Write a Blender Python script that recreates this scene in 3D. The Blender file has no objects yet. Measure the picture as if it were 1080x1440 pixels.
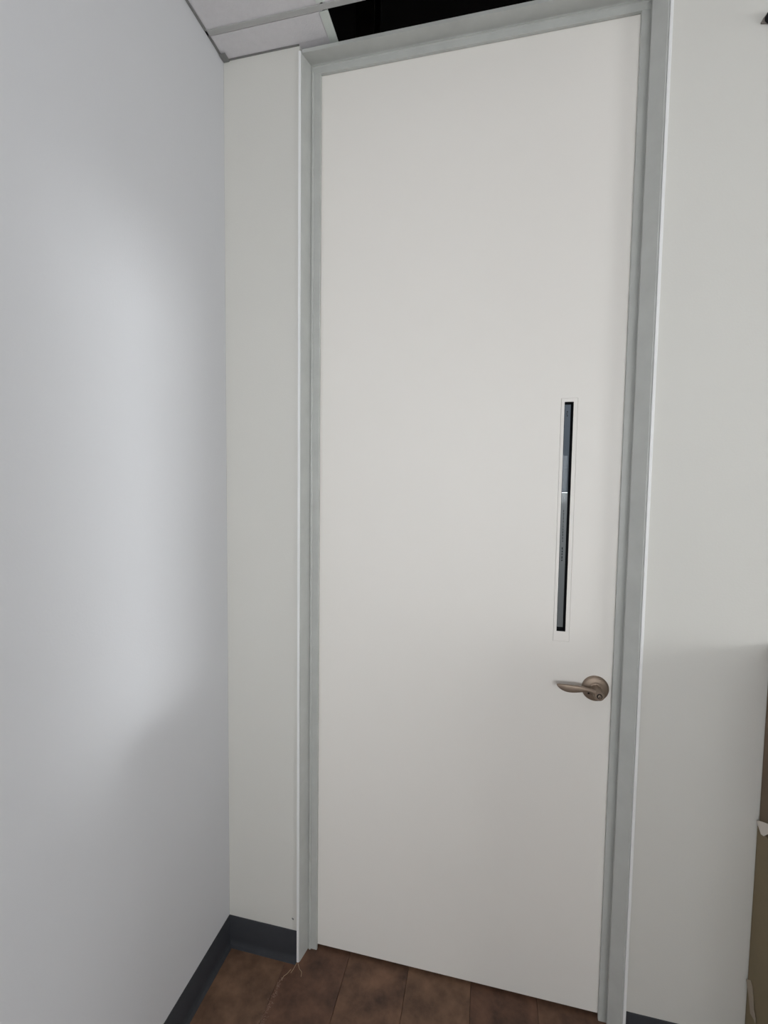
import bpy, bmesh, math, random
from mathutils import Vector, Matrix, noise

random.seed(7)
SC = bpy.context.scene
COL = SC.collection

# ------------------------------------------------------------------ camera
cam_d = bpy.data.cameras.new('camera')
cam = bpy.data.objects.new('camera', cam_d)
COL.objects.link(cam)
cam_d.sensor_fit = 'HORIZONTAL'
cam_d.sensor_width = 36.0
cam_d.lens = 642.055 / 1080 * 36.0
cam_d.clip_start = 0.02
cam.location = (0.82682, -1.33502, 1.58046)
cam.rotation_mode = 'XYZ'
cam.rotation_euler = (1.5120985, -0.0131875, 0.2229674)
SC.camera = cam

# ------------------------------------------------------------------ world, lights, exposure
W = bpy.data.worlds.new('world')
SC.world = W
W.use_nodes = True
W.node_tree.nodes['Background'].inputs[0].default_value = (0.985, 0.968, 0.99, 1)   # overcast daylight
W.node_tree.nodes['Background'].inputs[1].default_value = 13.6
SC.view_settings.view_transform = 'Standard'
SC.view_settings.look = 'None'
SC.view_settings.gamma = 1.0
SC.view_settings.exposure = 0.0
SC.view_settings.use_curve_mapping = False
SC.cycles.max_bounces = 14
SC.cycles.diffuse_bounces = 8
SC.cycles.transparent_max_bounces = 12
SC.cycles.use_denoising = True

RX, RY, H = 3.9, -3.0, 2.8754          # room: x 0..RX, y RY..0
WIN1 = (-2.4, -1.4, 1.05, 1.95)          # unseen window added in the right wall for daylight: y0, y1, z0, z1
WIN3 = (-0.60, -0.18, 1.45, 2.75)        # slim unseen window, added to shape the sun patch on the left wall
WIN2 = (0.1, 2.3, 1.40, 1.92)          # unseen window added in the rear wall to light the door: x0, x1, z0, z1

sun_d = bpy.data.lights.new('sun', 'SUN')   # low hazy sun, from the right
sun_d.energy = 1.0
sun_d.angle = math.radians(4.6)
sun_d.color = (0.97, 0.96, 1.0)
sun = bpy.data.objects.new('sun', sun_d)
COL.objects.link(sun)
sun.rotation_euler = Vector((-1.0, 0.0, -math.tan(math.radians(8)))).to_track_quat('-Z', 'Y').to_euler()


def portal(name, loc, rot, sx, sy):
    d = bpy.data.lights.new(name, 'AREA')
    d.shape = 'RECTANGLE'
    d.size, d.size_y = sx, sy
    d.cycles.is_portal = True
    o = bpy.data.objects.new(name, d)
    COL.objects.link(o)
    o.location, o.rotation_euler = loc, rot
    return o


portal('window_portal', (RX + 0.13, (WIN1[0] + WIN1[1]) / 2, (WIN1[2] + WIN1[3]) / 2),
       (0, math.radians(90), 0), WIN1[3] - WIN1[2], WIN1[1] - WIN1[0])
portal('window_portal', (RX + 0.13, (WIN3[0] + WIN3[1]) / 2, (WIN3[2] + WIN3[3]) / 2),
       (0, math.radians(90), 0), WIN3[3] - WIN3[2], WIN3[1] - WIN3[0])
portal('window_portal', ((WIN2[0] + WIN2[1]) / 2, RY - 0.13, (WIN2[2] + WIN2[3]) / 2),
       (math.radians(90), 0, 0), WIN2[1] - WIN2[0], WIN2[3] - WIN2[2])

# ------------------------------------------------------------------ materials
def lin(c):
    return tuple((v / 12.92 if v <= 0.04045 else ((v + 0.055) / 1.055) ** 2.4) for v in (x / 255 for x in c))


def mat(name, rgb, rough=0.6, metal=0.0, vary=0.0, scale=6.0, bump=0.0, bscale=120.0, dark=None, spec=0.5, seed=0.0):
    """procedural surface: base colour mottled by noise, with fine relief"""
    m = bpy.data.materials.new(name)
    m.use_nodes = True
    nt = m.node_tree
    b = nt.nodes['Principled BSDF']
    b.inputs['Roughness'].default_value = rough
    b.inputs['Metallic'].default_value = metal
    b.inputs['Specular IOR Level'].default_value = spec
    tc = nt.nodes.new('ShaderNodeTexCoord')
    c = lin(rgb)
    if vary > 0 or dark:
        n = nt.nodes.new('ShaderNodeTexNoise')
        n.inputs['Scale'].default_value = scale
        n.inputs['Detail'].default_value = 6
        n.inputs['Roughness'].default_value = 0.6
        mp = nt.nodes.new('ShaderNodeMapping')
        mp.inputs['Location'].default_value = (seed, seed * 1.7, seed * 0.3)
        nt.links.new(tc.outputs['Object'], mp.inputs['Vector'])
        nt.links.new(mp.outputs['Vector'], n.inputs['Vector'])
        r = nt.nodes.new('ShaderNodeValToRGB')
        d = lin(dark) if dark else tuple(v * (1 - vary) for v in c)
        r.color_ramp.elements[0].color = (*d, 1)
        r.color_ramp.elements[0].position = 0.3
        r.color_ramp.elements[1].color = (*c, 1)
        r.color_ramp.elements[1].position = 0.7
        nt.links.new(n.outputs['Fac'], r.inputs['Fac'])
        nt.links.new(r.outputs['Color'], b.inputs['Base Color'])
    else:
        b.inputs['Base Color'].default_value = (*c, 1)
    if bump > 0:
        n2 = nt.nodes.new('ShaderNodeTexNoise')
        n2.inputs['Scale'].default_value = bscale
        n2.inputs['Detail'].default_value = 3
        nt.links.new(tc.outputs['Object'], n2.inputs['Vector'])
        bp = nt.nodes.new('ShaderNodeBump')
        bp.inputs['Strength'].default_value = bump
        bp.inputs['Distance'].default_value = 0.002
        nt.links.new(n2.outputs['Fac'], bp.inputs['Height'])
        nt.links.new(bp.outputs['Normal'], b.inputs['Normal'])
    return m


def glass(name, tint):
    """clear pane: a Fresnel mix of see-through and mirror"""
    m = bpy.data.materials.new(name)
    m.use_nodes = True
    nt = m.node_tree
    nt.nodes.remove(nt.nodes['Principled BSDF'])
    t = nt.nodes.new('ShaderNodeBsdfTransparent')
    t.inputs[0].default_value = (*tint, 1)
    g = nt.nodes.new('ShaderNodeBsdfGlossy')
    g.inputs['Roughness'].default_value = 0.03
    f = nt.nodes.new('ShaderNodeFresnel')
    f.inputs['IOR'].default_value = 1.19
    mx = nt.nodes.new('ShaderNodeMixShader')
    nt.links.new(f.outputs[0], mx.inputs[0])
    nt.links.new(t.outputs[0], mx.inputs[1])
    nt.links.new(g.outputs[0], mx.inputs[2])
    nt.links.new(mx.outputs[0], nt.nodes['Material Output'].inputs[0])
    return m


M = {
    'wall_back': mat('wall_paint_warm_light', (214, 213, 207), 0.7, bump=0.12, bscale=180, vary=0.02, scale=3),  # warmer light on this wall put into its paint colour
    'wall': mat('wall_paint', (203, 204, 206), 0.7, bump=0.12, bscale=180, vary=0.02, scale=3),
    'door': mat('door_laminate', (235, 232, 226), 0.5, bump=0.03, bscale=260, vary=0.015, scale=2),
    'frame': mat('frame_paint', (188, 190, 186), 0.45, vary=0.10, scale=16, bump=0.04),
    'lip': mat('white_edge', (238, 239, 238), 0.5, vary=0.04, scale=20),
    'base': mat('rubber_base', (50, 52, 57), 0.6, vary=0.15, scale=12, bump=0.05),
    'tile': mat('ceiling_tile', (214, 212, 214), 0.95, vary=0.06, scale=60, bump=0.4, bscale=220),
    'grid': mat('grid_paint', (205, 211, 205), 0.5),
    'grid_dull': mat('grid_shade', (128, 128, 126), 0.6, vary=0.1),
    'grid_shaded': mat('grid_paint_shaded', (178, 178, 176), 0.6, vary=0.1),  # grid paint with the shade on the lengthwise bars put in
    'wall_far': mat('wall_paint_low_bounce', (164, 162, 158), 0.7, bump=0.12, bscale=180, vary=0.02, scale=3),  # grey given to the unseen walls to lower bounce light
    'void': mat('plenum_unlit', (22, 20, 20), 0.95, spec=0.1),  # darkness of the unlit plenum put into the colour
    'stud': mat('dull_steel', (66, 60, 54), 0.7, metal=0.2, vary=0.2),
    'subfloor': mat('subfloor', (52, 38, 30), 0.9),
    'nickel': mat('satin_nickel', (150, 134, 119), 0.5, metal=0.7, vary=0.08, scale=30),
    'dark': mat('black_rubber', (16, 17, 20), 0.7, spec=0.2),
    'keyway': mat('key_slot', (40, 34, 30), 0.6),
    'glass': glass('slit_glass', (0.86, 0.90, 0.92)),
    'pane': glass('window_glass', (0.96, 0.98, 0.98)),
    'mark': mat('etched_mark', (46, 50, 54), 0.8),
    'card': mat('cardboard', (132, 118, 92), 0.85, vary=0.10, scale=14, bump=0.15, bscale=60),
    'card_dark': mat('cardboard_dark', (116, 100, 82), 0.85, vary=0.10, scale=14, bump=0.15, bscale=60),
    'paper': mat('torn_paper', (222, 214, 204), 0.8, vary=0.08, scale=40),
    'kraft': mat('kraft_paper', (170, 156, 138), 0.85, vary=0.12, scale=40),
    'scuff': mat('grey_scuff', (120, 120, 118), 0.9),
    'dust': mat('plaster_dust', (150, 122, 108), 0.95, vary=0.2, scale=50),
    'fibre': mat('pale_fibre', (170, 146, 118), 0.9),
    'clip_grey': mat('clip_grey', (128, 122, 116), 0.6, vary=0.1, scale=80),
    'hall': mat('hall_wall', (108, 111, 118), 0.8, vary=0.05, scale=2),
    'hall_low': mat('hall_wall_low', (188, 184, 181), 0.8, vary=0.08, scale=2),  # lightened to make up for the lamp's falloff low down
    'white_metal': mat('white_metal', (225, 228, 228), 0.5),
}
PLANK = [mat('floor_plank_%s' % w, c, 0.62, dark=d, scale=14, bump=0.18, bscale=70, seed=s)
         for w, c, d, s in (('umber', (122, 90, 69), (66, 46, 35), 1.3), ('brown', (112, 80, 62), (60, 41, 31), 4.1),
                            ('tan', (128, 97, 75), (74, 53, 40), 7.9))]

# ------------------------------------------------------------------ mesh helpers
def box(bm, x0, x1, y0, y1, z0, z1):
    v = [bm.verts.new((x, y, z)) for x in (x0, x1) for y in (y0, y1) for z in (z0, z1)]
    for q in ((0, 1, 3, 2), (4, 6, 7, 5), (0, 4, 5, 1), (2, 3, 7, 6), (0, 2, 6, 4), (1, 5, 7, 3)):
        bm.faces.new([v[i] for i in q])
    return v


def prism(bm, pts, axis, a0, a1):
    """extrude a closed 2-D outline along an axis ('x': pts are (y,z); 'y': (x,z); 'z': (x,y))"""
    def at(p, a):
        return {'x': (a, p[0], p[1]), 'y': (p[0], a, p[1]), 'z': (p[0], p[1], a)}[axis]
    e0 = a0 if isinstance(a0, (list, tuple)) else [a0] * len(pts)
    e1 = a1 if isinstance(a1, (list, tuple)) else [a1] * len(pts)
    A = [bm.verts.new(at(p, e)) for p, e in zip(pts, e0)]
    B = [bm.verts.new(at(p, e)) for p, e in zip(pts, e1)]
    n = len(pts)
    bm.faces.new(A)
    bm.faces.new(B[::-1])
    for i in range(n):
        bm.faces.new((A[i], B[i], B[(i + 1) % n], A[(i + 1) % n]))


def lathe(bm, prof, centre, segs=40):
    """revolve (radius, y) pairs about the y axis through centre; profile runs wall -> tip"""
    cx, cy, cz = centre
    rings = []
    for r, y in prof:
        if r < 1e-6:
            rings.append([bm.verts.new((cx, cy + y, cz))])
        else:
            rings.append([bm.verts.new((cx + r * math.cos(2 * math.pi * k / segs), cy + y,
                                        cz + r * math.sin(2 * math.pi * k / segs))) for k in range(segs)])
    for a, b in zip(rings, rings[1:]):
        for k in range(segs):
            k2 = (k + 1) % segs
            if len(a) == 1 and len(b) > 1:
                bm.faces.new((a[0], b[k], b[k2]))
            elif len(b) == 1 and len(a) > 1:
                bm.faces.new((a[k], b[0], a[k2]))
            elif len(a) > 1:
                bm.faces.new((a[k], b[k], b[k2], a[k2]))


def loft(bm, rings):
    R = [[bm.verts.new(p) for p in ring] for ring in rings]
    n = len(R[0])
    for a, b in zip(R, R[1:]):
        for k in range(n):
            bm.faces.new((a[k], b[k], b[(k + 1) % n], a[(k + 1) % n]))
    bm.faces.new(R[0])
    bm.faces.new(R[-1][::-1])


def tube(bm, pts, r, segs=6):
    pts = [Vector(p) for p in pts]
    rings = []
    for i, p in enumerate(pts):
        t = (pts[min(i + 1, len(pts) - 1)] - pts[max(i - 1, 0)]).normalized()
        u = t.cross(Vector((0.31, 0.2, 0.93))).normalized()
        w = t.cross(u)
        rings.append([p + u * r * math.cos(2 * math.pi * k / segs) + w * r * math.sin(2 * math.pi * k / segs)
                      for k in range(segs)])
    loft(bm, rings)


def obj(name, bm, m, parent=None, bevel=0.0, smooth=False, segs=2, angle=35):
    bmesh.ops.recalc_face_normals(bm, faces=bm.faces)
    me = bpy.data.meshes.new(name)
    bm.to_mesh(me)
    bm.free()
    if m:
        me.materials.append(m)
    o = bpy.data.objects.new(name, me)
    COL.objects.link(o)
    if parent:
        o.parent = parent
    if smooth:
        for p in me.polygons:
            p.use_smooth = True
        try:
            me.set_sharp_from_angle(angle=math.radians(angle))
        except Exception:
            pass
    if bevel > 0:
        b = o.modifiers.new('bevel', 'BEVEL')
        b.width = bevel
        b.segments = segs
        b.limit_method = 'ANGLE'
    return o


def tag(o, label=None, cat=None, kind=None, group=None):
    if label: o['label'] = label
    if cat: o['category'] = cat
    if kind: o['kind'] = kind
    if group: o['group'] = group
    return o


def empty(name, label=None, cat=None, kind=None, group=None):
    o = bpy.data.objects.new(name, None)
    COL.objects.link(o)
    o.empty_display_size = 0.1
    return tag(o, label, cat, kind, group)


def bx(*a):
    bm = bmesh.new()
    box(bm, *a)
    return bm


def wall_with_hole(axis, p0, p1, a0, a1, z0, z1, h):
    """a slab between planes p0..p1 with a rectangular hole h=(a0,a1,z0,z1)"""
    bm = bmesh.new()
    for aa, bb, zz0, zz1 in ((a0, h[0], z0, z1), (h[1], a1, z0, z1), (h[0], h[1], z0, h[2]), (h[0], h[1], h[3], z1)):
        if axis == 'x':
            box(bm, p0, p1, aa, bb, zz0, zz1)
        else:
            box(bm, aa, bb, p0, p1, zz0, zz1)
    return bm


# ------------------------------------------------------------------ the setting: shell
XL, XR = 0.2505, 1.2455               # outer edges of the door frame
XD0, XD1 = 0.3005, 1.1895             # door edges in view between the stops
ZD = 2.8258                           # top of the door in view
YD = 0.0557                           # door face

tag(obj('wall_left', bx(-0.12, 0, RY - 0.12, 0.12, -0.02, 2.90), M['wall']),
    'long smooth white wall on the left, dark blue-grey base along its foot', 'wall', 'structure')
bm = bmesh.new()
box(bm, 0.0005, XL, 0, 0.12, -0.02, 2.90)
box(bm, XR, RX, 0, 0.12, -0.02, 2.90)
tag(obj('wall_back', bm, M['wall_back']),
    'white wall around the tall door, a narrow strip left and a broad stretch right', 'wall', 'structure')
bm = wall_with_hole('x', RX, RX + 0.12, RY - 0.12, -0.85, -0.02, 2.90, WIN1)
bm2 = wall_with_hole('x', RX, RX + 0.12, -0.85, 0.12, -0.02, 2.90, WIN3)
me_tmp = bpy.data.meshes.new('tmp'); bm2.to_mesh(me_tmp); bm2.free(); bm.from_mesh(me_tmp); bpy.data.meshes.remove(me_tmp)
tag(obj('wall_right', bm, M['wall_far']),
    'unseen side wall on the right, greyed to cut bounce light, with two added windows', 'wall', 'structure')
tag(obj('wall_front', wall_with_hole('y', RY - 0.12, RY, 0.0005, RX - 0.0005, -0.02, 2.90, WIN2), M['wall_far']),
    'unseen wall behind the viewer, greyed to cut bounce light, with an added window', 'wall', 'structure')


def window(name, axis, plane, w, label):
    root = empty(name, label, 'window', 'structure')
    a0, a1, z0, z1 = w
    def bar(nm, aa, bb, zz0, zz1, d0, d1, m):
        b = bmesh.new()
        if axis == 'x':
            box(b, plane + d0, plane + d1, aa, bb, zz0, zz1)
        else:
            box(b, aa, bb, plane + d0, plane + d1, zz0, zz1)
        obj(nm, b, m, root)
    bar('frame_rail', a0, a1, z0, z0 + 0.04, 0.04, 0.09, M['white_metal'])
    bar('frame_rail', a0, a1, z1 - 0.04, z1, 0.04, 0.09, M['white_metal'])
    bar('frame_stile', a0, a0 + 0.04, z0 + 0.04, z1 - 0.04, 0.04, 0.09, M['white_metal'])
    bar('frame_stile', a1 - 0.04, a1, z0 + 0.04, z1 - 0.04, 0.04, 0.09, M['white_metal'])
    bar('pane', a0 + 0.04, a1 - 0.04, z0 + 0.04, z1 - 0.04, 0.062, 0.068, M['pane'])


window('added_window_1', 'x', RX, WIN1, 'unseen wide window with white frame, added in the wall on the right for daylight')
window('added_window_3', 'x', RX, WIN3, 'unseen slim tall window with white frame, added on the right to shape the sun patch')
window('added_window_2', 'y', RY - 0.12, WIN2, 'unseen plain window with white frame, added behind the viewer to light the door')

# floor: vinyl planks laid at right angles to the door, each its own piece over a sub-floor
floor = tag(obj('floor', bx(0, RX, RY, 0.12, -0.03, -0.006), M['subfloor']),
            'mottled brown plank floor in front of and under the white door', 'floor', 'structure')
PW, PL = 0.20, 1.22
k = 0
x = 0.015 - PW
while x < RX:
    x0, x1 = max(x + 0.0005, 0.001), min(x + PW - 0.0005, RX - 0.001)
    off = random.uniform(-0.9, 0.1) if k not in (1, 2, 3) else (-0.63, -0.36, -0.9)[k - 1]
    y = off + 0.12 + PL
    j = 0
    while y > RY:
        y1, y0 = min(y - 0.0006, 0.119), max(y - PL + 0.0006, RY + 0.001)
        if y1 - y0 > 0.02 and x1 - x0 > 0.01:
            b = bmesh.new()
            e = 0.0007
            lo = [b.verts.new(p) for p in ((x0, y0, -0.0055), (x1, y0, -0.0055), (x1, y1, -0.0055), (x0, y1, -0.0055))]
            mi = [b.verts.new(p) for p in ((x0, y0, -e), (x1, y0, -e), (x1, y1, -e), (x0, y1, -e))]
            hi = [b.verts.new(p) for p in ((x0 + e, y0 + e, 0), (x1 - e, y0 + e, 0), (x1 - e, y1 - e, 0), (x0 + e, y1 - e, 0))]
            b.faces.new(hi)
            for A, B in ((lo, mi), (mi, hi)):
                for q in range(4):
                    b.faces.new((A[q], A[(q + 1) % 4], B[(q + 1) % 4], B[q]))
            obj('plank', b, PLANK[(k * 2 + j) % 3], floor)
        y -= PL
        j += 1
    x += PW
    k += 1

# rubber base with a cove toe
def cove(name, pts_axis, a0, a1, flip, label):
    prof = [(0, 0), (0, 0.1016), (0.0025, 0.1016), (0.0036, 0.0995), (0.0038, 0.022), (0.0052, 0.012), (0.009, 0.005),
            (0.016, 0.0018), (0.017, 0)]
    b = bmesh.new()
    if pts_axis == 'x':      # runs along x on the back wall, grows towards -y
        prism(b, [(-p, z) for p, z in prof], 'x', [p + 0.0002 for p, z in prof] if flip == 2 else a0, a1)
    else:                    # runs along y on the left wall, grows towards +x
        prism(b, [(p, z) for p, z in prof], 'y', a0, [-p - 0.0002 for p, z in prof])   # mitred in the corner
    return tag(obj(name, b, M['base'], smooth=True), label, 'baseboard', 'structure')


cove('baseboard_left', 'y', RY, -0.0001, 1, 'dark blue-grey rubber base along the foot of the left wall')
cove('baseboard_back', 'x', 0.0, XL - 0.0005, 2, 'short dark blue-grey rubber base between the corner and the door frame')
cove('baseboard_right', 'x', XR + 0.0005, 1.5365, 1, 'dark blue-grey rubber base on the wall right of the door')

# ------------------------------------------------------------------ ceiling: grid, tiles, one open slot over the door
ceiling = empty('ceiling', 'white lay-in tile ceiling with a tile missing above the door', 'ceiling', 'structure')
BW = 0.012                                     # half width of a grid bar
gx = [0.355 + 0.61 * i for i in range(0, 6)]   # bars running away from the door
gy = [-0.0905 - 0.61 * i for i in range(0, 5)] # bars running along the door wall
xs = [0.0] + gx + [RX]
ys = [0.024] + gy + [RY]
for g in gy:
    b = bmesh.new()
    box(b, 0.001, RX - 0.001, g - 0.007, g + 0.007, H - 0.0015, H + 0.001)
    box(b, 0.001, RX - 0.001, g - 0.0015, g + 0.0015, H + 0.001, H + 0.032)
    obj('grid_bar', b, M['grid_shaded'], ceiling)
for g in gx:
    for a, c in zip(ys, ys[1:]):
        b = bmesh.new()
        t = a if a > 0 else a - BW
        box(b, g - BW, g + BW, c + BW, t, H - 0.0015, H + 0.001)
        box(b, g - 0.0015, g + 0.0015, c + BW, t, H + 0.001, H + 0.032)
        obj('grid_bar', b, M['grid'], ceiling)
b = bmesh.new()
prism(b, [(0.0005, H - 0.0015), (0.007, H - 0.0015), (0.007, H), (0.002, H), (0.002, H + 0.022), (0.0005, H + 0.022)], 'y', RY, -0.001)
obj('wall_angle', b, M['grid_dull'], ceiling)
b = bmesh.new()
prism(b, [(-0.0005, H - 0.0015), (-0.005, H - 0.0015), (-0.005, H), (-0.002, H), (-0.002, H + 0.022), (-0.0005, H + 0.022)], 'x', 0.0075, XL)
obj('wall_angle', b, M['grid_dull'], ceiling)
b = bmesh.new()                                # small grey corner clip where the two angles meet
box(b, 0.002, 0.022, -0.028, -0.001, H - 0.005, H - 0.0016)
obj('corner_clip', b, M['grid_dull'], ceiling, bevel=0.001)
for i, (x0, x1) in enumerate(zip(xs, xs[1:])):
    for j, (y1, y0) in enumerate(zip(ys, ys[1:])):
        if y1 - y0 < 0.05:
            continue
        if i == 1 and j == 0:
            continue                            # the missing tile
        b = bmesh.new()
        X0, X1 = x0 + 0.004, x1 - 0.004
        Y0, Y1 = y0 + 0.004, y1 - (0.004 if y1 < 0 else 0.0)
        zb, zf = H + 0.0012, H - 0.006          # rests on the bars, tegular face hangs just below
        box(b, X0, X1, Y0, Y1, zb, zb + 0.012)
        fx0 = X0 + (0.011 if i else 0.005)
        fx1 = X1 - 0.011
        fy0, fy1 = Y0 + 0.007, Y1 - (0.007 if j else 0.030)
        box(b, fx0, fx1, fy0, fy1, H + 0.0002, zb)
        obj('ceiling_tile', b, M['tile'], ceiling)

# plenum above the ceiling, its darkness put into the colour
b = bmesh.new()
PX0, PX1, PY0, PY1, PZ = -0.12, RX + 0.12, RY - 0.12, 1.7, 3.75
box(b, PX0, PX1, PY0, PY1, PZ, PZ + 0.05)
box(b, PX0 - 0.05, PX0, PY0, PY1, 2.901, PZ)
box(b, PX1, PX1 + 0.05, PY0, PY1, 2.901, PZ)
box(b, PX0, PX1, PY1, PY1 + 0.05, 2.901, PZ)
box(b, PX0, PX1, PY0 - 0.05, PY0, 2.901, PZ)
tag(obj('wall_plenum', b, M['void']), 'unlit space above the ceiling, its darkness put into the colour, seen through the gap left by a missing tile', 'ceiling void', 'structure')
b = bmesh.new()
prism(b, [(0.300, 0.40), (0.372, 0.40), (0.372, 0.412), (0.306, 0.412), (0.306, 0.50), (0.372, 0.50), (0.372, 0.51), (0.300, 0.51)], 'z', 2.885, PZ - 0.001)
tag(obj('steel_stud', b, M['stud']), 'dull steel stud standing in the black gap above the door', 'stud')

# hall behind the door, seen through the narrow glass
b = bmesh.new()
box(b, -0.12, RX + 0.12, 1.62, 1.68, 1.55, 2.84)
box(b, -0.12, -0.06, 0.12, 1.62, 0, 2.84)
box(b, RX + 0.06, RX + 0.12, 0.12, 1.62, 0, 2.84)
box(b, -0.12, RX + 0.12, 0.121, 1.68, 2.84, 2.88)
tag(obj('wall_hall', b, M['hall']), 'dim blue-grey wall beyond the narrow door glass', 'wall', 'structure')
tag(obj('trim_1', bx(-0.059, RX + 0.059, 1.60, 1.66, 0, 1.549), M['hall_low']),
    'lower hall wall beyond the narrow door glass, lightened to offset weak lamp light', 'wall', 'structure')
tag(obj('floor_hall', bx(-0.12, RX + 0.12, 0.121, 1.68, -0.03, -0.001), M['subfloor']), 'dark floor of the hall behind the door', 'floor', 'structure')
lt = empty('added_hall_lamp', 'unseen flat ceiling lamp, added to brighten the hall behind the door', 'lamp', 'structure')  # lamp added to brighten the view through the slit
obj('added_lamp_body', bx(1.6, 2.2, 0.6, 1.0, 2.80, 2.839), M['white_metal'], lt)
ld = bpy.data.lights.new('added_lamp_light', 'AREA')
ld.shape = 'RECTANGLE'; ld.size, ld.size_y = 0.55, 0.35
ld.energy = 24.0
ld.color = (0.92, 0.96, 1.0)
lo = bpy.data.objects.new('added_lamp_light', ld)
COL.objects.link(lo)
lo.location = (1.9, 0.8, 2.795)
lo.parent = lt

# ------------------------------------------------------------------ door frame
HS = 2.852                                       # level of the head soffit where it meets the stop
HB = 2.8475                                      # head's front lower edge
frame = empty('trim_2', 'pale grey-green metal frame with stepped jambs and thin white edges around the tall door', 'door frame', 'structure')
YS = 0.045                                       # face of the stop
jl = [(XL + 0.0003, 0.0), (XL + 0.0003, 0.119), (0.290, 0.119), (0.290, 0.0975), (0.290, 0.0545), (XD0 - 0.0004, 0.0545), (XD0, 0.0535),
      (XD0, YS + 0.0008), (XD0 - 0.0008, YS), (0.2800, YS), (0.2790, YS - 0.0035), (0.2745, YS - 0.0045), (0.2705, YS - 0.001), (0.2692, YS - 0.004), (0.2600, -0.0035), (0.2585, -0.006), (0.2580, 0.0)]
jr = [(XR - 0.0003, 0.0), (1.2378, 0.0), (1.2374, -0.006), (1.2335, -0.0064), (1.2050, 0.0180), (1.2044, 0.0200), (1.2100, YS - 0.004), (1.2096, YS - 0.001), (1.2080, YS), (1.1883, YS), (1.1875, YS + 0.0008),
      (1.1875, 0.0535), (1.1879, 0.0545), (1.2, 0.0545), (1.2, 0.0975), (1.2, 0.119), (XR - 0.0003, 0.119)]
b = bmesh.new(); prism(b, jl, 'z', 0.0, [2.8915] * len(jl))
for v in b.verts:                                # top ends mitred along the head profile
    if v.co.z > 1:
        v.co.z = ZD - 0.0002 if v.co.x > 0.2785 else 2.852
obj('jamb', b, M['frame'], frame)
b = bmesh.new(); prism(b, jr, 'z', 0.0, 2.852)
for v in b.verts:
    if v.co.z > 1 and v.co.x < 1.2085 and v.co.y > 0.03:
        v.co.z = ZD - 0.0002
obj('jamb', b, M['frame'], frame)
hd = [(0.0, HS + 0.001), (-0.006, HB), (-0.0035, HB), (YS - 0.004, HS), (YS - 0.001, HS - 0.001), (YS - 0.003, HS - 0.006), (YS, HS - 0.008), (YS, ZD + 0.0008),
      (YS + 0.0008, ZD), (0.0535, ZD), (0.0545, ZD + 0.0005), (0.0545, ZD + 0.014), (0.119, ZD + 0.014), (0.119, HS + 0.0115), (0.0, HS + 0.0115)]
b = bmesh.new(); prism(b, hd, 'x', 0.2583, 1.2372)
obj('head', b, M['frame'], frame)
b = bmesh.new(); box(b, XL - 0.0003, 0.2578, -0.0085, 0.0005, 0, HB + 0.006)
tag(obj('edge_strip', b, M['lip'], frame, bevel=0.0012), 'thin white edge strip')
b = bmesh.new(); box(b, 1.2380, XR + 0.0003, -0.0085, 0.0005, 0, HB + 0.006)
tag(obj('edge_strip', b, M['lip'], frame, bevel=0.0012), 'thin white edge strip')

# ------------------------------------------------------------------ door
AX0, AX1, AZ0, AZ1 = 1.0335, 1.0580, 1.1622, 1.8228     # clear slit
FX0, FX1, FZ0, FZ1 = 1.0245, 1.0690, 1.1330, 1.8330     # cut-out in the slab / its white surround
DX0, DX1, DZ0, DZ1 = 0.2925, 1.1975, 0.0119, ZD + 0.0115
door = tag(obj('door_1', wall_with_hole('y', YD, YD + 0.042, DX0, DX1, DZ0, DZ1, (FX0, FX1, FZ0, FZ1)), M['door']),
           'tall plain white door with a narrow glass slit and a nickel lever', 'door', 'structure')
b = bmesh.new()
g = 0.0006
for q in ((FX0 + g, AX0, FZ0 + g, FZ1 - g), (AX1, FX1 - g, FZ0 + g, FZ1 - g), (AX0, AX1, FZ0 + g, AZ0), (AX0, AX1, AZ1, FZ1 - g)):
    box(b, q[0], q[1], YD - 0.0006, YD + 0.041, q[2], q[3])
obj('glass_surround', b, M['door'], door)
b = bmesh.new()                                          # black lining of the slit
LT = 0.0012
for q in ((AX0, AX0 + LT, AZ0, AZ1), (AX1 - LT, AX1, AZ0, AZ1), (AX0 + LT, AX1 - LT, AZ0, AZ0 + LT), (AX0 + LT, AX1 - LT, AZ1 - LT, AZ1)):
    box(b, q[0], q[1], YD + 0.001, YD + 0.0405, q[2], q[3])
tag(obj('glazing_bead', b, M['dark'], door), 'black bead lining the slit')
pane = obj('pane', bx(AX0 + LT, AX1 - LT, YD + 0.030, YD + 0.034, AZ0 + LT, AZ1 - LT), M['glass'], door)
b = bmesh.new()                                          # small dark stamp and a faint column of etched marks on the glass
yp0, yp1 = YD + 0.0293, YD + 0.0299
for dx0, dx1, z0, z1 in ((1.0446, 1.0476, 1.797, 1.8015), (1.0440, 1.0462, 1.791, 1.796), (1.0450, 1.0480, 1.786, 1.790)):
    box(b, dx0, dx1, yp0, yp1, z0, z1)
z = 1.515
while z > 1.365:
    h = random.uniform(0.004, 0.008)
    if not 1.405 < z < 1.425:
        w = 0.0010 if z > 1.42 else 0.0017
        box(b, 1.0462 - w, 1.0462 + w * random.uniform(0.2, 1), yp0, yp1, z - h, z)
    z -= h + random.uniform(0.0012, 0.003)
obj('stamp', b, M['mark'], pane)

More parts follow.
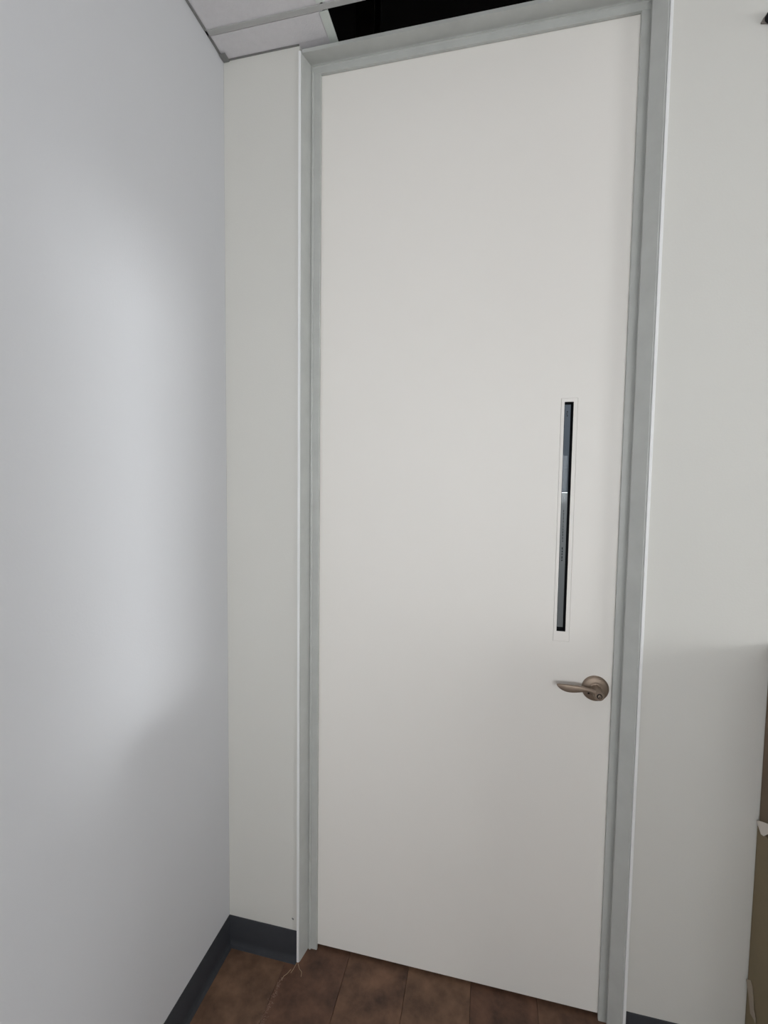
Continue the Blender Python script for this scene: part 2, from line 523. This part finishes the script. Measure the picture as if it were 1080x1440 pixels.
# lever handle
HX, HZ = 1.1440, 1.0040
b = bmesh.new()
lathe(b, [(0.0365, 0.0), (0.0368, -0.0035), (0.0355, -0.0065), (0.030, -0.0088), (0.022, -0.0108), (0.0185, -0.0118), (0.0175, -0.0112), (0.0168, -0.0115), (0.0, -0.0115)], (HX, YD, HZ), 56)
handle = tag(obj('door_handle', b, M['nickel'], door, smooth=True, angle=60), 'brushed nickel lever handle')
b = bmesh.new()
lathe(b, [(0.0142, -0.0112), (0.0140, -0.030), (0.0146, -0.042), (0.0143, -0.052), (0.0125, -0.0555), (0.0, -0.0558)], (HX, YD, HZ), 40)
obj('hub', b, M['nickel'], handle, smooth=True, angle=50)
# blade: section rings from the hub out to the left, a shallow wave ending in an upturned tip
b = bmesh.new()
sect = []
path = [  # x from hub centre, z centre, y offset, half height, half thickness
    (0.007, 0.0010, -0.0465, 0.0098, 0.0060), (-0.005, 0.0045, -0.0480, 0.0085, 0.0064), (-0.016, 0.0095, -0.0495, 0.0064, 0.0062), (-0.028, 0.0135, -0.0510, 0.0058, 0.0058), (-0.040, 0.0142, -0.0515, 0.0072, 0.0054),
    (-0.054, 0.0132, -0.0510, 0.0098, 0.0050), (-0.068, 0.0116, -0.0500, 0.0114, 0.0046), (-0.082, 0.0110, -0.0485, 0.0114, 0.0042), (-0.094, 0.0118, -0.0468, 0.0098, 0.0038), (-0.103, 0.0138, -0.0450, 0.0072, 0.0034), (-0.1085, 0.0158, -0.0438, 0.0038, 0.0028), (-0.1110, 0.0170, -0.0432, 0.0018, 0.0016)]
for dx, dz, yy, hh, ht in path:
    ring = []
    for q in range(14):
        a = 2 * math.pi * q / 14
        ring.append((HX + dx, YD + yy + ht * math.copysign(abs(math.cos(a)) ** 0.8, math.cos(a)), HZ + dz + hh * math.copysign(abs(math.sin(a)) ** 0.8, math.sin(a))))
    sect.append(ring)
loft(b, sect)
lv = obj('lever', b, M['nickel'], handle, smooth=True, angle=70)
sb = lv.modifiers.new('smooth', 'SUBSURF'); sb.levels = 1; sb.render_levels = 2
b = bmesh.new()
lathe(b, [(0.0072, -0.0545), (0.0072, -0.0572), (0.0064, -0.0582), (0.0058, -0.0578), (0.0, -0.0578)], (HX, YD, HZ), 28)
tag(obj('lock_cylinder', b, M['keyway'], handle, smooth=True, angle=40), 'dark ring of the lock cylinder')
b = bmesh.new()
lathe(b, [(0.0046, -0.0576), (0.0046, -0.0590), (0.0040, -0.0594), (0.0, -0.0594)], (HX, YD, HZ), 24)
obj('key_plug', b, M['nickel'], handle, smooth=True, angle=40)
b = bmesh.new()
box(b, HX - 0.0005, HX + 0.0005, YD - 0.0598, YD - 0.0593, HZ - 0.0032, HZ + 0.0030)
obj('key_slot', b, M['dark'], handle)
b = bmesh.new()  # small dark dot on the rosette
lathe(b, [(0.0026, -0.0080), (0.0026, -0.0112), (0.0, -0.0113)], (HX - 0.019, YD, HZ - 0.013), 16)
obj('dark_dot', b, M['dark'], handle)

# ------------------------------------------------------------------ cartons against the right wall
def rounded_box(x0, x1, y0, y1, z0, z1, e=0.004):
    return bx(x0, x1, y0, y1, z0, z1)


def carton(x0, x1, y0, y1, z0, z1, m, label):
    root = empty('cardboard_box', label, 'box', None, 'cartons against the wall')
    t = 0.005
    b = bmesh.new()
    box(b, x0, x0 + t, y0, y1, z0, z1 - t)
    box(b, x1 - t, x1, y0, y1, z0, z1 - t)
    box(b, x0 + t, x1 - t, y0, y0 + t, z0, z1 - t)
    box(b, x0 + t, x1 - t, y1 - t, y1, z0, z1 - t)
    box(b, x0 + t, x1 - t, y0 + t, y1 - t, z0, z0 + t)
    obj('body', b, m, root, bevel=0.0015)
    ym = (y0 + y1) / 2
    obj('flap', bx(x0, x1, y0, ym - 0.001, z1 - t, z1), m, root, bevel=0.001)
    obj('flap', bx(x0, x1, ym + 0.001, y1, z1 - t, z1), m, root, bevel=0.001)
    return root


BX0, BX1 = 1.5370, 2.02
low = carton(BX0, BX1, -0.46, -0.0015, 0.0, 0.705, M['card'], 'lower brown cardboard box on the floor right of the door, torn white paper on it')
up = carton(BX0 + 0.003, BX1 - 0.02, -0.44, -0.0015, 0.7055, 1.19, M['card_dark'], 'darker brown cardboard box standing on top of the other box')


def scrap(name, outline, x, curl, m, parent, label):
    """thin torn sheet lying on the carton's left face; outline in (y, z), curling off towards -x"""
    b = bmesh.new()
    front = [b.verts.new((x - 0.0012 - c, y, z)) for (y, z), c in zip(outline, curl)]
    back = [b.verts.new((x - 0.0002 - c, y, z)) for (y, z), c in zip(outline, curl)]
    b.faces.new(front)
    b.faces.new(back[::-1])
    n = len(front)
    for i in range(n):
        b.faces.new((front[i], back[i], back[(i + 1) % n], front[(i + 1) % n]))
    return tag(obj(name, b, m, parent), label)


scrap('torn_paper', [(-0.0020, 0.7197), (-0.022, 0.731), (-0.0480, 0.7440), (-0.085, 0.757), (-0.085, 0.727), (-0.0506, 0.7195), (-0.034, 0.7010), (-0.0225, 0.6975), (-0.0117, 0.7085)],
      BX0, [0.002, 0.0015, 0.001, 0.001, 0.001, 0.001, 0.001, 0.001, 0.0015], M['paper'], low, 'white torn paper corner')
scrap('torn_tape', [(-0.0045, 0.279), (-0.0200, 0.294), (-0.0285, 0.284), (-0.0335, 0.264), (-0.040, 0.238), (-0.0510, 0.2235), (-0.0500, 0.2080), (-0.041, 0.2100), (-0.0261, 0.2084), (-0.0150, 0.250)],
      BX0, [0.003, 0.002, 0.001, 0.001, 0.002, 0.002, 0.001, 0.001, 0.001, 0.002], M['kraft'], low, 'pale torn tape hanging from the side')

# ------------------------------------------------------------------ small things
clip = empty('wall_hook', 'small grey and black hook high on the wall at the top right corner', 'hook')
b = bmesh.new()
prism(b, [(1.4385, 2.7000), (1.4382, 2.7020), (1.4425, 2.7105), (1.4490, 2.7180), (1.4640, 2.7215), (1.4800, 2.7150), (1.4840, 2.6990), (1.4640, 2.6960)], 'y', -0.0045, -0.0002)
obj('plate', b, M['clip_grey'], clip, bevel=0.001)
b = bmesh.new()
lathe(b, [(0.0135, -0.0045), (0.0140, -0.010), (0.0120, -0.018), (0.006, -0.021), (0.0, -0.0215)], (1.4585, 0, 2.7070), 24)
obj('knob', b, M['dark'], clip, smooth=True)

b = bmesh.new()  # dark scuff dot on the wall, built as a low disc
lathe(b, [(0.0034, 0.0), (0.0030, -0.0012), (0.0, -0.0014)], (0.2335, -0.0001, 0.1405), 10)
for v in b.verts:
    v.co.x += (v.co.z - 0.1405) * -0.5
tag(obj('wall_blemish', b, M['scuff']), 'tiny grey plug in the wall just above the short base left of the frame', 'blemish')

b = bmesh.new()                                     # pale dust trail along the plank joint by the frame
for q in range(420):
    t = random.random() ** 0.8
    y = -0.062 - 0.25 * t
    x = 0.2235 - 0.008 * t + random.gauss(0, 0.0035 + 0.004 * t)
    s = random.uniform(0.0005, 0.0016)
    a = random.random() * 6.28
    vs = [b.verts.new((x + s * math.cos(a + i * 2.1), y + s * 1.6 * math.sin(a + i * 2.1), 0.0002)) for i in range(3)]
    tp = b.verts.new((x, y, 0.0002 + s * 0.5))
    for i in range(3):
        b.faces.new((vs[i], vs[(i + 1) % 3], tp))
tag(obj('plaster_dust', b, M['dust']), 'thin trail of pale pinkish dust on the floor in front of the left jamb', 'dust', 'stuff')
for nm, pts, lb in (('fibre', [(0.2535, -0.0125, 0.004), (0.2500, -0.030, 0.0012), (0.2465, -0.044, 0.0012)], 'pale fibre on the floor at the left jamb foot, the middle one of three'),
                    ('fibre', [(0.2570, -0.0125, 0.004), (0.2680, -0.026, 0.0012), (0.2790, -0.033, 0.0012), (0.2830, -0.047, 0.0012)], 'pale fibre on the floor nearest the door, pointing right from the jamb foot'),
                    ('fibre', [(0.2420, -0.034, 0.0012), (0.2350, -0.050, 0.0012), (0.2290, -0.058, 0.0016), (0.2255, -0.071, 0.0012)], 'longer pale fibre on the floor left of the jamb foot, next to the short base')):
    b = bmesh.new()
    tube(b, pts, 0.0009, 5)
    tag(obj(nm, b, M['fibre']), lb, 'fibre', None, 'pale fibres by the jamb')
